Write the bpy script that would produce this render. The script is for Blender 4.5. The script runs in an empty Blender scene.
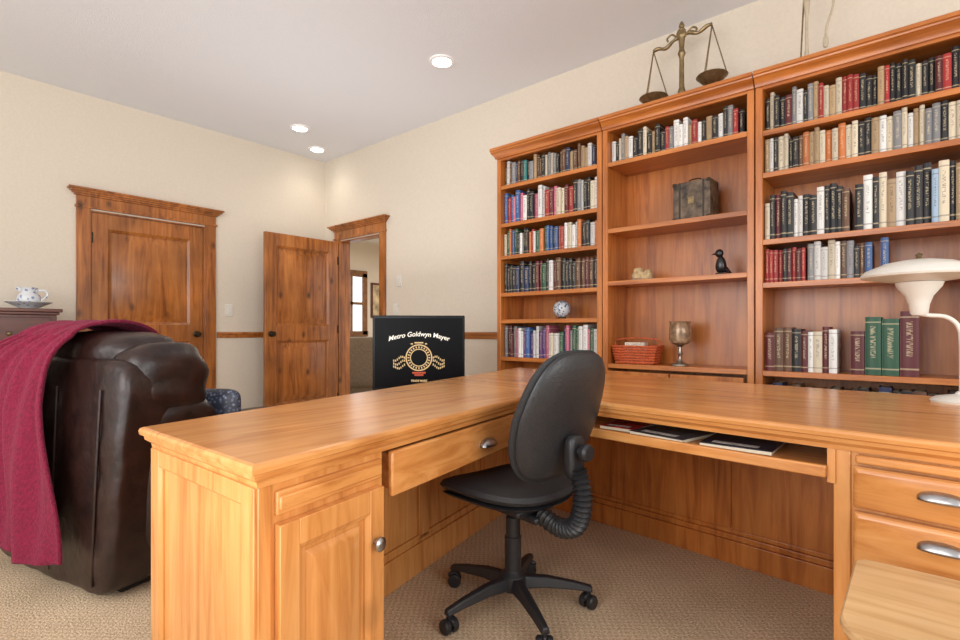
import bpy, bmesh, math, random
from mathutils import Vector, Matrix
R = random.Random(7)
D = bpy.data
scene = bpy.context.scene
scene.view_settings.view_transform = 'Standard'

# ---------------------------------------------------------------- materials
_m = {}
def nodes(name):
    m = D.materials.new(name); m.use_nodes = True
    nt = m.node_tree; b = nt.nodes['Principled BSDF']
    return m, nt, b
def simple(name, col, rough=0.5, metal=0.0, noise=0.0, nscale=20, bump=0.0, spec=None, emis=0, sheen=0, trans=0, coat=0):
    if name in _m: return _m[name]
    m, nt, b = nodes(name)
    b.inputs['Base Color'].default_value = (*col, 1)
    b.inputs['Roughness'].default_value = rough
    b.inputs['Metallic'].default_value = metal
    if spec is not None: b.inputs['Specular IOR Level'].default_value = spec
    if coat: b.inputs['Coat Weight'].default_value = coat
    if sheen:
        b.inputs['Sheen Weight'].default_value = sheen
        b.inputs['Sheen Roughness'].default_value = 0.4
        b.inputs['Sheen Tint'].default_value = (1, .25, .4, 1)
    if trans: b.inputs['Transmission Weight'].default_value = trans
    if emis:
        b.inputs['Emission Color'].default_value = (*col, 1); b.inputs['Emission Strength'].default_value = emis
    tc = nt.nodes.new('ShaderNodeTexCoord')
    n = nt.nodes.new('ShaderNodeTexNoise'); n.inputs['Scale'].default_value = nscale; n.inputs['Detail'].default_value = 4
    nt.links.new(tc.outputs['Object'], n.inputs['Vector'])
    if noise and not emis:
        cr = nt.nodes.new('ShaderNodeValToRGB')
        cr.color_ramp.elements[0].position = 0.3; cr.color_ramp.elements[1].position = 0.7
        cr.color_ramp.elements[0].color = (*[c*(1-noise) for c in col], 1)
        cr.color_ramp.elements[1].color = (*[min(1, c*(1+noise)) for c in col], 1)
        nt.links.new(n.outputs['Fac'], cr.inputs['Fac']); nt.links.new(cr.outputs['Color'], b.inputs['Base Color'])
    if bump:
        bp = nt.nodes.new('ShaderNodeBump'); bp.inputs['Strength'].default_value = bump; bp.inputs['Distance'].default_value = 0.01
        nt.links.new(n.outputs['Fac'], bp.inputs['Height']); nt.links.new(bp.outputs['Normal'], b.inputs['Normal'])
    _m[name] = m
    return m

def wood(kind, axis='z', knots=False):
    key = 'wood_%s_%s' % (kind, axis)
    if key in _m: return _m[key]
    pal = {'desk': ((.47,.165,.036), (.64,.275,.078), (.73,.36,.122), .27),
           'case': ((.28,.072,.011), (.48,.150,.027), (.59,.225,.050), .35),
           'door': ((.16,.042,.007), (.41,.132,.024), (.55,.215,.048), .33),
           'pale': ((.54,.30,.12), (.69,.44,.21), (.77,.54,.29), .4),
           'cherry': ((.05,.012,.006), (.10,.025,.012), (.15,.04,.02), .3)}[kind]
    m, nt, b = nodes(key)
    tc = nt.nodes.new('ShaderNodeTexCoord'); mp = nt.nodes.new('ShaderNodeMapping')
    s = {'x': (1.2, 14, 14), 'y': (14, 1.2, 14), 'z': (14, 14, 1.2)}[axis]
    mp.inputs['Scale'].default_value = s
    nt.links.new(tc.outputs['Object'], mp.inputs['Vector'])
    n = nt.nodes.new('ShaderNodeTexNoise'); n.inputs['Scale'].default_value = 1.6
    n.inputs['Detail'].default_value = 7; n.inputs['Roughness'].default_value = .6; n.inputs['Distortion'].default_value = .8
    nt.links.new(mp.outputs['Vector'], n.inputs['Vector'])
    cr = nt.nodes.new('ShaderNodeValToRGB'); e = cr.color_ramp.elements
    e[0].position = .28; e[0].color = (*pal[0], 1); e[1].position = .75; e[1].color = (*pal[2], 1)
    x = e.new(.5); x.color = (*pal[1], 1)
    nt.links.new(n.outputs['Fac'], cr.inputs['Fac'])
    n2 = nt.nodes.new('ShaderNodeTexNoise'); n2.inputs['Scale'].default_value = 2.6; n2.inputs['Detail'].default_value = 3
    nt.links.new(tc.outputs['Object'], n2.inputs['Vector'])
    mr = nt.nodes.new('ShaderNodeMapRange'); mr.inputs['From Min'].default_value = .3; mr.inputs['From Max'].default_value = .7
    mr.inputs['To Min'].default_value = {'door': .60, 'case': .74}.get(kind, .84); mr.inputs['To Max'].default_value = 1.15
    nt.links.new(n2.outputs['Fac'], mr.inputs['Value'])
    mx = nt.nodes.new('ShaderNodeVectorMath'); mx.operation = 'SCALE'
    nt.links.new(cr.outputs['Color'], mx.inputs[0]); nt.links.new(mr.outputs['Result'], mx.inputs['Scale'])
    out = mx.outputs['Vector']
    if kind in ('door', 'case', 'desk'):
        vm = nt.nodes.new('ShaderNodeMapping')
        vm.inputs['Scale'].default_value = {'x': (.6, 1, 1), 'y': (1, .6, 1), 'z': (1, 1, .6)}[axis]
        nt.links.new(tc.outputs['Object'], vm.inputs['Vector'])
        vo = nt.nodes.new('ShaderNodeTexVoronoi'); vo.inputs['Scale'].default_value = {'door': 6.0, 'case': 3.4, 'desk': 2.2}[kind]
        nt.links.new(vm.outputs['Vector'], vo.inputs['Vector'])
        m2 = nt.nodes.new('ShaderNodeMapRange'); m2.inputs['From Min'].default_value = .03; m2.inputs['From Max'].default_value = {'door': .19, 'case': .10, 'desk': .07}[kind]
        m2.inputs['To Min'].default_value = {'door': .18, 'case': .5, 'desk': .78}[kind]; m2.inputs['To Max'].default_value = 1
        nt.links.new(vo.outputs['Distance'], m2.inputs['Value'])
        mx2 = nt.nodes.new('ShaderNodeVectorMath'); mx2.operation = 'SCALE'
        nt.links.new(out, mx2.inputs[0]); nt.links.new(m2.outputs['Result'], mx2.inputs['Scale'])
        out = mx2.outputs['Vector']
    nt.links.new(out, b.inputs['Base Color'])
    b.inputs['Roughness'].default_value = pal[3]
    b.inputs['Coat Weight'].default_value = .25; b.inputs['Coat Roughness'].default_value = .22
    _m[key] = m
    return m

WALL = simple('wall_paint', (.70, .625, .52), .9, noise=.03, nscale=60, bump=.05)
CEIL = simple('ceiling_paint', (.78, .80, .84), .95, noise=.02, nscale=120, bump=.25)
WHITE = simple('white_enamel', (.74, .72, .66), .3)
BLACKP = simple('black_plastic', (.016, .016, .018), .42, noise=.2, nscale=60, bump=.05)
BLACKF = simple('black_upholstery', (.022, .022, .024), .62, noise=.35, nscale=220, bump=.3)
LEATHER = simple('brown_leather', (.018, .0065, .0048), .34, noise=.5, nscale=14, bump=.45, spec=.5)
THROW = simple('magenta_plush', (.175, .003, .028), .95, noise=.28, nscale=90, bump=1.0, sheen=.14)
PEWTER = simple('pewter', (.40, .40, .41), .30, 1.0, noise=.15, nscale=50)
BRASS = simple('aged_brass', (.25, .18, .09), .38, .75, noise=.3, nscale=40)
DARKM = simple('dark_bronze', (.05, .035, .02), .35, .8)
SCREEN = simple('black_screen', (.003, .003, .004), .3, spec=.12)
GOLDE = simple('gold_screen_graphic', (.60, .42, .20), .5, emis=.35)
WHITEE = simple('white_screen_text', (.8, .76, .66), .5, emis=.4)
REDE = simple('red_screen_graphic', (.45, .06, .02), .5, emis=.3)
PAGES = simple('book_pages', (.75, .68, .52), .8, noise=.1, nscale=200)

def carpet():
    m, nt, b = nodes('carpet')
    tc = nt.nodes.new('ShaderNodeTexCoord')
    n = nt.nodes.new('ShaderNodeTexNoise'); n.inputs['Scale'].default_value = 140; n.inputs['Detail'].default_value = 5
    n2 = nt.nodes.new('ShaderNodeTexNoise'); n2.inputs['Scale'].default_value = 3; n2.inputs['Detail'].default_value = 3
    mp = nt.nodes.new('ShaderNodeMapping'); mp.inputs['Rotation'].default_value = (0, 0, .1)
    ch = nt.nodes.new('ShaderNodeTexChecker'); ch.inputs['Scale'].default_value = 70
    ch.inputs['Color1'].default_value = (1, 1, 1, 1); ch.inputs['Color2'].default_value = (.84, .83, .82, 1)
    nt.links.new(tc.outputs['Object'], mp.inputs['Vector'])
    nt.links.new(mp.outputs['Vector'], ch.inputs['Vector'])
    for q in (n, n2): nt.links.new(tc.outputs['Object'], q.inputs['Vector'])
    cr = nt.nodes.new('ShaderNodeValToRGB'); e = cr.color_ramp.elements
    e[0].position = .3; e[0].color = (.48, .335, .20, 1); e[1].position = .68; e[1].color = (.90, .71, .50, 1)
    nt.links.new(n.outputs['Fac'], cr.inputs['Fac'])
    cr2 = nt.nodes.new('ShaderNodeValToRGB'); e = cr2.color_ramp.elements
    e[0].position = .35; e[0].color = (.84, .83, .82, 1); e[1].position = .65; e[1].color = (1, 1, 1, 1)
    nt.links.new(n2.outputs['Fac'], cr2.inputs['Fac'])
    a = nt.nodes.new('ShaderNodeMix'); a.data_type = 'RGBA'; a.blend_type = 'MULTIPLY'; a.inputs[0].default_value = 1
    nt.links.new(cr.outputs['Color'], a.inputs[6]); nt.links.new(cr2.outputs['Color'], a.inputs[7])
    c = nt.nodes.new('ShaderNodeMix'); c.data_type = 'RGBA'; c.blend_type = 'MULTIPLY'; c.inputs[0].default_value = 1
    nt.links.new(a.outputs[2], c.inputs[6]); nt.links.new(ch.outputs['Color'], c.inputs[7])
    nt.links.new(c.outputs[2], b.inputs['Base Color'])
    bp = nt.nodes.new('ShaderNodeBump'); bp.inputs['Strength'].default_value = .6; bp.inputs['Distance'].default_value = .01
    nt.links.new(n.outputs['Fac'], bp.inputs['Height']); nt.links.new(bp.outputs['Normal'], b.inputs['Normal'])
    b.inputs['Roughness'].default_value = 1; b.inputs['Specular IOR Level'].default_value = .1
    return m
CARPET = carpet()

def book_mat():
    m, nt, b = nodes('book_cover')
    oi = nt.nodes.new('ShaderNodeObjectInfo'); tc = nt.nodes.new('ShaderNodeTexCoord')
    sx = nt.nodes.new('ShaderNodeSeparateXYZ'); nt.links.new(tc.outputs['Generated'], sx.inputs[0])
    mp = nt.nodes.new('ShaderNodeMapping'); mp.inputs['Scale'].default_value = (2.2, .01, 42)
    nt.links.new(tc.outputs['Generated'], mp.inputs['Vector'])
    n = nt.nodes.new('ShaderNodeTexNoise'); n.noise_dimensions = '4D'; n.inputs['Scale'].default_value = 1.6
    n.inputs['Detail'].default_value = 0
    nt.links.new(mp.outputs['Vector'], n.inputs['Vector'])
    k = nt.nodes.new('ShaderNodeMath'); k.operation = 'MULTIPLY'; k.inputs[1].default_value = 60
    nt.links.new(oi.outputs['Random'], k.inputs[0]); nt.links.new(k.outputs[0], n.inputs['W'])
    g = nt.nodes.new('ShaderNodeMath'); g.operation = 'GREATER_THAN'; g.inputs[1].default_value = .52
    nt.links.new(n.outputs['Fac'], g.inputs[0])
    def band(inp, lo, hi):
        a = nt.nodes.new('ShaderNodeMath'); a.operation = 'GREATER_THAN'; a.inputs[1].default_value = lo
        c = nt.nodes.new('ShaderNodeMath'); c.operation = 'LESS_THAN'; c.inputs[1].default_value = hi
        d = nt.nodes.new('ShaderNodeMath'); d.operation = 'MULTIPLY'
        nt.links.new(inp, a.inputs[0]); nt.links.new(inp, c.inputs[0])
        nt.links.new(a.outputs[0], d.inputs[0]); nt.links.new(c.outputs[0], d.inputs[1]); return d.outputs[0]
    bz = band(sx.outputs['Z'], .30, .84); bx = band(sx.outputs['X'], .33, .67)
    d = nt.nodes.new('ShaderNodeMath'); d.operation = 'MULTIPLY'; nt.links.new(bz, d.inputs[0]); nt.links.new(bx, d.inputs[1])
    f = nt.nodes.new('ShaderNodeMath'); f.operation = 'MULTIPLY'; nt.links.new(d.outputs[0], f.inputs[0]); nt.links.new(g.outputs[0], f.inputs[1])
    bd = band(sx.outputs['Z'], .10, .125); bd2 = band(sx.outputs['Z'], .90, .92)
    ad = nt.nodes.new('ShaderNodeMath'); ad.operation = 'ADD'; nt.links.new(bd, ad.inputs[0]); nt.links.new(bd2, ad.inputs[1])
    ad2 = nt.nodes.new('ShaderNodeMath'); ad2.operation = 'MAXIMUM'; nt.links.new(ad.outputs[0], ad2.inputs[0]); nt.links.new(f.outputs[0], ad2.inputs[1])
    f2 = nt.nodes.new('ShaderNodeMath'); f2.operation = 'MULTIPLY'; f2.inputs[1].default_value = .5; nt.links.new(ad2.outputs[0], f2.inputs[0])
    bw = nt.nodes.new('ShaderNodeRGBToBW'); nt.links.new(oi.outputs['Color'], bw.inputs[0])
    lt = nt.nodes.new('ShaderNodeMath'); lt.operation = 'LESS_THAN'; lt.inputs[1].default_value = .25; nt.links.new(bw.outputs[0], lt.inputs[0])
    tm = nt.nodes.new('ShaderNodeMix'); tm.data_type = 'RGBA'
    tm.inputs[6].default_value = (.06, .04, .05, 1); tm.inputs[7].default_value = (.70, .58, .36, 1)
    nt.links.new(lt.outputs[0], tm.inputs[0])
    mx = nt.nodes.new('ShaderNodeMix'); mx.data_type = 'RGBA'
    nt.links.new(f2.outputs[0], mx.inputs[0]); nt.links.new(oi.outputs['Color'], mx.inputs[6]); nt.links.new(tm.outputs[2], mx.inputs[7])
    nt.links.new(mx.outputs[2], b.inputs['Base Color'])
    b.inputs['Roughness'].default_value = .45
    return m
BOOK = book_mat()

def pattern(name, c1, c2, scale, c3=None):
    if name in _m: return _m[name]
    m, nt, b = nodes(name)
    tc = nt.nodes.new('ShaderNodeTexCoord'); v = nt.nodes.new('ShaderNodeTexVoronoi'); v.inputs['Scale'].default_value = scale
    nt.links.new(tc.outputs['Object'], v.inputs['Vector'])
    cr = nt.nodes.new('ShaderNodeValToRGB'); cr.color_ramp.interpolation = 'CONSTANT'; e = cr.color_ramp.elements
    e[0].color = (*c1, 1); e[1].position = .42; e[1].color = (*c2, 1)
    if c3: x = e.new(.22); x.color = (*c3, 1)
    nt.links.new(v.outputs['Distance'], cr.inputs['Fac']); nt.links.new(cr.outputs['Color'], b.inputs['Base Color'])
    b.inputs['Roughness'].default_value = .4
    _m[name] = m; return m

# ---------------------------------------------------------------- mesh helpers
def link(o): scene.collection.objects.link(o); return o
def empty(name, loc, rz=0, label=None, cat=None):
    o = D.objects.new(name, None); o.empty_display_size = .1
    o.location = loc; o.rotation_euler = (0, 0, rz); link(o)
    if label: o['label'] = label
    if cat: o['category'] = cat
    return o
def mk(name, bm, mats, parent=None, warp=None, smooth=True, bevel=0, loc=None, rz=0, label=None, cat=None, kind=None, sub=0, M=None, ang=35, solid=0):
    if M is not None: bm.transform(M)
    if warp:
        for v in bm.verts: v.co = warp(v.co)
    bmesh.ops.recalc_face_normals(bm, faces=bm.faces)
    me = D.meshes.new(name); bm.to_mesh(me); bm.free()
    for m in (mats if isinstance(mats, (list, tuple)) else [mats]): me.materials.append(m)
    if smooth:
        me.shade_smooth(); me.set_sharp_from_angle(angle=math.radians(ang))
    o = D.objects.new(name, me); link(o)
    if parent: o.parent = parent
    if loc: o.location = loc
    o.rotation_euler = (0, 0, rz)
    if label: o['label'] = label
    if cat: o['category'] = cat
    if kind: o['kind'] = kind
    if solid:
        s = o.modifiers.new('s', 'SOLIDIFY'); s.thickness = solid
    if bevel:
        b = o.modifiers.new('b', 'BEVEL'); b.width = bevel; b.segments = 2; b.limit_method = 'ANGLE'; b.angle_limit = math.radians(40)
    if sub:
        s = o.modifiers.new('ss', 'SUBSURF'); s.levels = sub; s.render_levels = sub
    return o
def B(): return bmesh.new()
def box(bm, x0, x1, y0, y1, z0, z1, mi=0, M=None):
    vs = [bm.verts.new((x, y, z)) for z in (z0, z1) for y in (y0, y1) for x in (x0, x1)]
    for f in ((0,1,3,2),(4,6,7,5),(0,4,5,1),(2,3,7,6),(0,2,6,4),(1,5,7,3)):
        fc = bm.faces.new([vs[i] for i in f]); fc.material_index = mi
    if M is not None:
        for v in vs: v.co = M @ v.co
    return vs
def frustum(bm, x0, x1, z0, z1, yb, yf, ins):
    a = [bm.verts.new(p) for p in ((x0,yb,z0),(x1,yb,z0),(x1,yb,z1),(x0,yb,z1))]
    b = [bm.verts.new(p) for p in ((x0+ins,yf,z0+ins),(x1-ins,yf,z0+ins),(x1-ins,yf,z1-ins),(x0+ins,yf,z1-ins))]
    bm.faces.new(b); bm.faces.new(a[::-1])
    for i in range(4): bm.faces.new((a[i], a[(i+1)%4], b[(i+1)%4], b[i]))
def lathe(bm, prof, c=(0,0,0), seg=24, mi=0, M=None):
    rings = []
    for r, z in prof:
        if r < 1e-5: rings.append([bm.verts.new((c[0], c[1], c[2]+z))])
        else: rings.append([bm.verts.new((c[0]+r*math.cos(2*math.pi*i/seg), c[1]+r*math.sin(2*math.pi*i/seg), c[2]+z)) for i in range(seg)])
    for a, b in zip(rings, rings[1:]):
        for i in range(seg):
            j = (i+1) % seg
            if len(a) == 1 and len(b) == 1: continue
            if len(a) == 1: f = bm.faces.new((a[0], b[j], b[i]))
            elif len(b) == 1: f = bm.faces.new((a[i], a[j], b[0]))
            else: f = bm.faces.new((a[i], a[j], b[j], b[i]))
            f.material_index = mi
    if M is not None:
        for r in rings:
            for v in r: v.co = M @ v.co
def tube(bm, pts, r, seg=10, cap=True, mi=0):
    pts = [Vector(p) for p in pts]; n = len(pts)
    rad = r if isinstance(r, (list, tuple)) else [r]*n
    rings = []; up = None
    for i, p in enumerate(pts):
        t = (pts[min(i+1, n-1)] - pts[max(i-1, 0)]).normalized()
        if up is None:
            up = Vector((0,0,1)) if abs(t.z) < .9 else Vector((1,0,0))
        s = t.cross(up).normalized(); up = s.cross(t).normalized()
        rings.append([bm.verts.new(p + rad[i]*(math.cos(2*math.pi*k/seg)*s + math.sin(2*math.pi*k/seg)*up)) for k in range(seg)])
    for a, b in zip(rings, rings[1:]):
        for k in range(seg):
            f = bm.faces.new((a[k], a[(k+1)%seg], b[(k+1)%seg], b[k])); f.material_index = mi
    if cap:
        bm.faces.new(rings[0][::-1]).material_index = mi; bm.faces.new(rings[-1]).material_index = mi
def smoothpts(pts, n=6):
    pts = [Vector(p) for p in pts]; out = []
    for i in range(len(pts)-1):
        p0 = pts[max(i-1,0)]; p1 = pts[i]; p2 = pts[i+1]; p3 = pts[min(i+2, len(pts)-1)]
        for k in range(n):
            t = k/n
            out.append(.5*((2*p1)+(-p0+p2)*t+(2*p0-5*p1+4*p2-p3)*t*t+(-p0+3*p1-3*p2+p3)*t**3))
    out.append(pts[-1]); return out
def puff(bm, c, s, p=4, n=10, M=None, fn=None, mi=0):
    t = bmesh.new(); bmesh.ops.create_cube(t, size=2)
    bmesh.ops.subdivide_edges(t, edges=t.edges[:], cuts=n, use_grid_fill=True)
    mp = {}
    for v in t.verts:
        q = v.co; l = (abs(q.x)**p+abs(q.y)**p+abs(q.z)**p)**(1/p)
        w = q/l
        w = Vector((w.x*s[0]/2, w.y*s[1]/2, w.z*s[2]/2))
        if fn: w = fn(w)
        w = w + Vector(c)
        if M is not None: w = M @ w
        mp[v] = bm.verts.new(w)
    for f in t.faces: bm.faces.new([mp[v] for v in f.verts]).material_index = mi
    t.free()
def panel_door(x0, x1, z0, z1, t, stile, rails, raise_ins=.03, m=.012, flat=False):
    """rails: list of (z_low,z_high) openings; front faces -Y at y=0"""
    bm = B()
    box(bm, x0, x0+stile, 0, t, z0, z1); box(bm, x1-stile, x1, 0, t, z0, z1)
    zs = [z0] + [q for r in rails for q in r] + [z1]
    for a, b in zip(zs[0::2], zs[1::2]): box(bm, x0+stile, x1-stile, 0, t, a, b)
    for a, b in rails:
        box(bm, x0+stile, x1-stile, t*.62, t*.78, a, b)
        g = m+.010
        if not flat: frustum(bm, x0+stile+g, x1-stile-g, a+g, b-g, t*.62, t*.14, raise_ins)
        X0, X1 = x0+stile, x1-stile
        o = [bm.verts.new(p) for p in ((X0, t*.06, a), (X1, t*.06, a), (X1, t*.06, b), (X0, t*.06, b))]
        i_ = [bm.verts.new(p) for p in ((X0+m, t*.40, a+m), (X1-m, t*.40, a+m), (X1-m, t*.40, b-m), (X0+m, t*.40, b-m))]
        j_ = [bm.verts.new(p) for p in ((X0+m, t*.62, a+m), (X1-m, t*.62, a+m), (X1-m, t*.62, b-m), (X0+m, t*.62, b-m))]
        for k in range(4):
            bm.faces.new((o[k], o[(k+1)%4], i_[(k+1)%4], i_[k])); bm.faces.new((i_[k], i_[(k+1)%4], j_[(k+1)%4], j_[k]))
    return bm
def RT(x, y, z, deg): return Matrix.Translation((x, y, z)) @ Matrix.Rotation(math.radians(deg), 4, 'Z')

# ---------------------------------------------------------------- room
XL, YB, ZC = -5.37, 3.46, 3.0
def struct(name, bm, mat, **k):
    o = mk(name, bm, mat, kind='structure', **k); return o
OX0, OX1, OH = -5.05, -4.33, 2.03
LD0, LD1 = 1.18, 2.11
bm = B(); box(bm, -10.5, 3.2, -3.2, 9.0, -.08, 0); struct('floor', bm, CARPET, smooth=False)
bm = B(); box(bm, XL-.12, 3.2, -3.2, YB+.12, ZC, ZC+.1); struct('ceiling', bm, CEIL, smooth=False)
bm = B(); box(bm, XL-.12, XL, -3.2, LD0, 0, ZC); box(bm, XL-.12, XL, LD1, YB+.12, 0, ZC); box(bm, XL-.12, XL, LD0, LD1, OH, ZC)
struct('wall_left', bm, WALL, smooth=False)
bm = B(); box(bm, XL, OX0, YB, YB+.12, 0, ZC); box(bm, OX1, 3.2, YB, YB+.12, 0, ZC); box(bm, OX0, OX1, YB, YB+.12, OH, ZC)
struct('wall_back', bm, WALL, smooth=False)
bm = B(); box(bm, -9.6, -9.5, YB+.12, 8.8, 0, ZC); struct('wall_hall_left', bm, WALL, smooth=False)
bm = B(); box(bm, -9.6, -3.0, 8.7, 8.8, 0, ZC); struct('wall_hall_back', bm, WALL, smooth=False)
bm = B(); box(bm, -9.6, -3.0, YB+.12, 8.8, ZC, ZC+.1); struct('ceiling_hall', bm, CEIL, smooth=False)
bm = B(); box(bm, -9.6, XL-.12, YB, YB+.12, 0, ZC); struct('wall_hall_front', bm, WALL, smooth=False)

def casing(name, x0, x1, M):
    bm = B(); w = .095; t = .022
    for a, b in ((x0-w, x0), (x1, x1+w)):
        box(bm, a, b, -t, 0, 0, OH+.02); box(bm, a+.012, b-.012, -t-.006, -t, .16, OH+.02)
        box(bm, a-.005, b+.005, -t-.01, 0, 0, .16)
    box(bm, x0-w-.01, x1+w+.01, -t-.012, 0, OH+.01, OH+.03)
    box(bm, x0-w, x1+w, -t, 0, OH+.03, OH+.11)
    for k, (zz, pr) in enumerate(((OH+.11, .035), (OH+.125, .05), (OH+.14, .066), (OH+.155, .08))):
        box(bm, x0-w-pr+.02, x1+w+pr-.02, -pr, 0, zz, zz+.016)
    box(bm, x0, x0+.012, 0, .12, 0, OH-.012); box(bm, x1-.012, x1, 0, .12, 0, OH-.012); box(bm, x0, x1, 0, .12, OH-.012, OH-.001)
    return struct(name, bm, wood('door', 'z'), M=M, bevel=.002)
casing('trim_1', LD0, LD1, RT(XL, 0, 0, 90))
casing('trim_2', OX0, OX1, RT(0, YB, 0, 0))
def room_door(name, w, M, knob_x):
    bm = panel_door(0, w, .01, OH-.015, .045, .12, [(.24, .90), (1.06, OH-.145)], .06, .02)
    d = struct(name, bm, wood('door', 'z'), M=M, bevel=.003)
    bm = B()
    for sgn in (1, -1):
        MM = M @ Matrix.Translation((knob_x, 0 if sgn == 1 else .045, .97)) @ Matrix.Rotation(math.radians(90*sgn), 4, 'X')
        lathe(bm, [(0, 0), (.032, 0), (.032, .006), (.012, .012), (.010, .035), (.024, .045), (.028, .055), (.022, .066), (0, .07)], seg=16, M=MM)
    mk('door_knob', bm, DARKM, parent=d, label='dark bronze round door knob')
    hx = w-.004 if knob_x < w/2 else .004
    for z in (.25, 1.02, 1.8):
        bm = B(); box(bm, hx-.008, hx+.008, -.006, .0, z-.045, z+.045)
        mk('hinge', bm, DARKM, parent=d, M=M)
    return d
room_door('door_1', LD1-LD0-.03, RT(XL-.012, LD0+.015, 0, 90), .84)
room_door('door_2', .86, RT(OX0-.0, 2.565, 0, 90), .06)

def rail(name, pts, M=None):
    bm = B()
    for (a, b) in pts:
        box(bm, a, b, -.012, 0, .93, .99); box(bm, a, b, -.024, 0, .965, .985)
    return struct(name, bm, wood('door', 'x'), M=M, bevel=.003)
rail('trim_3', [(-3.2, 1.18-.11), (2.11+.11, YB)], RT(XL, 0, 0, 90))
rail('trim_4', [(XL, OX0-.11), (OX1+.11, -2.5)], RT(0, YB, 0, 0))
def base(name, pts, M):
    bm = B()
    for (a, b) in pts: box(bm, a, b, -.015, 0, 0, .11); box(bm, a, b, -.010, 0, .11, .13)
    return struct(name, bm, wood('door', 'x'), M=M, bevel=.003)
base('baseboard_left', [(-3.2, 1.07), (2.22, YB)], RT(XL, 0, 0, 90))
base('baseboard_back', [(XL, OX0-.11), (OX1+.11, -2.5)], RT(0, YB, 0, 0))

def plate(loc, deg, label, w=.075, h=.12, kindn='light_switch'):
    M = Matrix.Rotation(math.radians(deg), 4, 'Z')
    e = empty(kindn, loc, 0, label, 'light switch' if kindn == 'light_switch' else 'thermostat')
    bm = B(); box(bm, -w/2, w/2, -.007, .001, -h/2, h/2); mk('cover_plate', bm, WHITE, parent=e, M=M, bevel=.002)
    bm = B(); box(bm, -w*.22, w*.22, -.012, -.006, -h*.28, h*.28); mk('rocker', bm, WHITE, parent=e, M=M, bevel=.002)
plate((XL, 2.34, 1.21), 90, 'white rocker light switch plate on the beige wall')
plate((-4.08, YB, 1.22), 0, 'white light switch plate beside the open doorway')
plate((-4.03, YB, 1.51), 0, 'small white wall thermostat beside the open doorway', .08, .11, 'thermostat')

for (x, y) in ((-2.69, 2.72), (-4.64, 2.71), (-5.04, 3.15)):
    e = empty('recessed_light', (x, y, ZC), 0, 'round white recessed downlight in the ceiling, switched on', 'ceiling light')
    e['group'] = 'recessed ceiling lights'
    bm = B(); lathe(bm, [(.068, -.002), (.072, -.012), (.092, -.008), (.095, 0)], seg=32); mk('trim_ring', bm, simple('white_trim', (.9, .9, .9), .4), parent=e)
    bm = B(); lathe(bm, [(0, -.004), (.068, -.004)], seg=32); mk('lens', bm, simple('lamp_lens', (1, .97, .9), emis=12), parent=e)
    l = D.lights.new('downlight', 'SPOT'); l.energy = 9; l.spot_size = 2.4; l.spot_blend = 1; l.color = (1, .92, .80); l.shadow_soft_size = .07
    lo = D.objects.new('downlight', l); lo.location = (x, y, ZC-.03); link(lo)

bm = B(); box(bm, -9.5, -9.48, 6.45, 7.05, 1.0, 2.2); struct('window_1', bm, simple('window_glow', (.85, .92, 1), emis=1.4), smooth=False)
bm = B()
DW = simple('brown_window_trim', (.20, .09, .035), .4, noise=.3, nscale=12)
for a, b, c, d in ((6.33, 6.45, .92, 2.28), (7.05, 7.17, .92, 2.28), (6.33, 7.17, 2.2, 2.34), (6.31, 7.19, .88, 1.0), (6.72, 6.78, 1.0, 2.2), (6.45, 7.05, 1.58, 1.64)):
    box(bm, -9.5, -9.44, a, b, c, d)
struct('trim_5', bm, DW)
def sofa(loc, rz, label):
    e = empty('sofa', loc, rz, label, 'sofa')
    F = simple('taupe_fabric', (.24, .18, .125), .9, noise=.2, nscale=60, bump=.3)
    for n_, c, s in (('base', (0, 0, .24), (1.9, .85, .36)), ('backrest', (0, .36, .58), (1.9, .27, .68)), ('arm', (-.88, 0, .36), (.24, .9, .56)), ('arm', (.88, 0, .36), (.24, .9, .56)),
                     ('seat_cushion', (-.36, -.06, .46), (.74, .7, .2)), ('seat_cushion', (.38, -.06, .46), (.74, .7, .2))):
        bm = B(); puff(bm, c, s, 6, 6); mk(n_, bm, F, parent=e)
    for x in (-.85, .85):
        for y in (-.35, .35):
            bm = B(); box(bm, x-.03, x+.03, y-.03, y+.03, 0, .1); mk('leg', bm, wood('cherry'), parent=e)
sofa((-5.85, 4.72, 0), math.radians(-125), 'taupe fabric sofa in the next room beyond the doorway')
e = empty('console_table', (-9.2, 6.75, 0), 0, 'dark wood console table below the hall window', 'table')
bm = B(); box(bm, -.25, .25, -.55, .55, .82, .86); mk('tabletop', bm, wood('cherry', 'y'), parent=e, bevel=.004)
for x in (-.2, .2):
    for y in (-.5, .5):
        bm = B(); box(bm, x-.025, x+.025, y-.025, y+.025, 0, .82); mk('leg', bm, wood('cherry'), parent=e, bevel=.003)
e = empty('picture_frame', (-9.5, 7.55, 1.7), 0, 'dark framed picture on the hall wall', 'picture')
bm = B(); box(bm, 0, .03, -.25, .25, -.4, .4); mk('frame', bm, wood('cherry'), parent=e, bevel=.003)
bm = B(); box(bm, .03, .034, -.2, .2, -.35, .35); mk('picture', bm, simple('picture_print', (.5, .4, .25), .6, noise=.6, nscale=6), parent=e)

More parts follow.
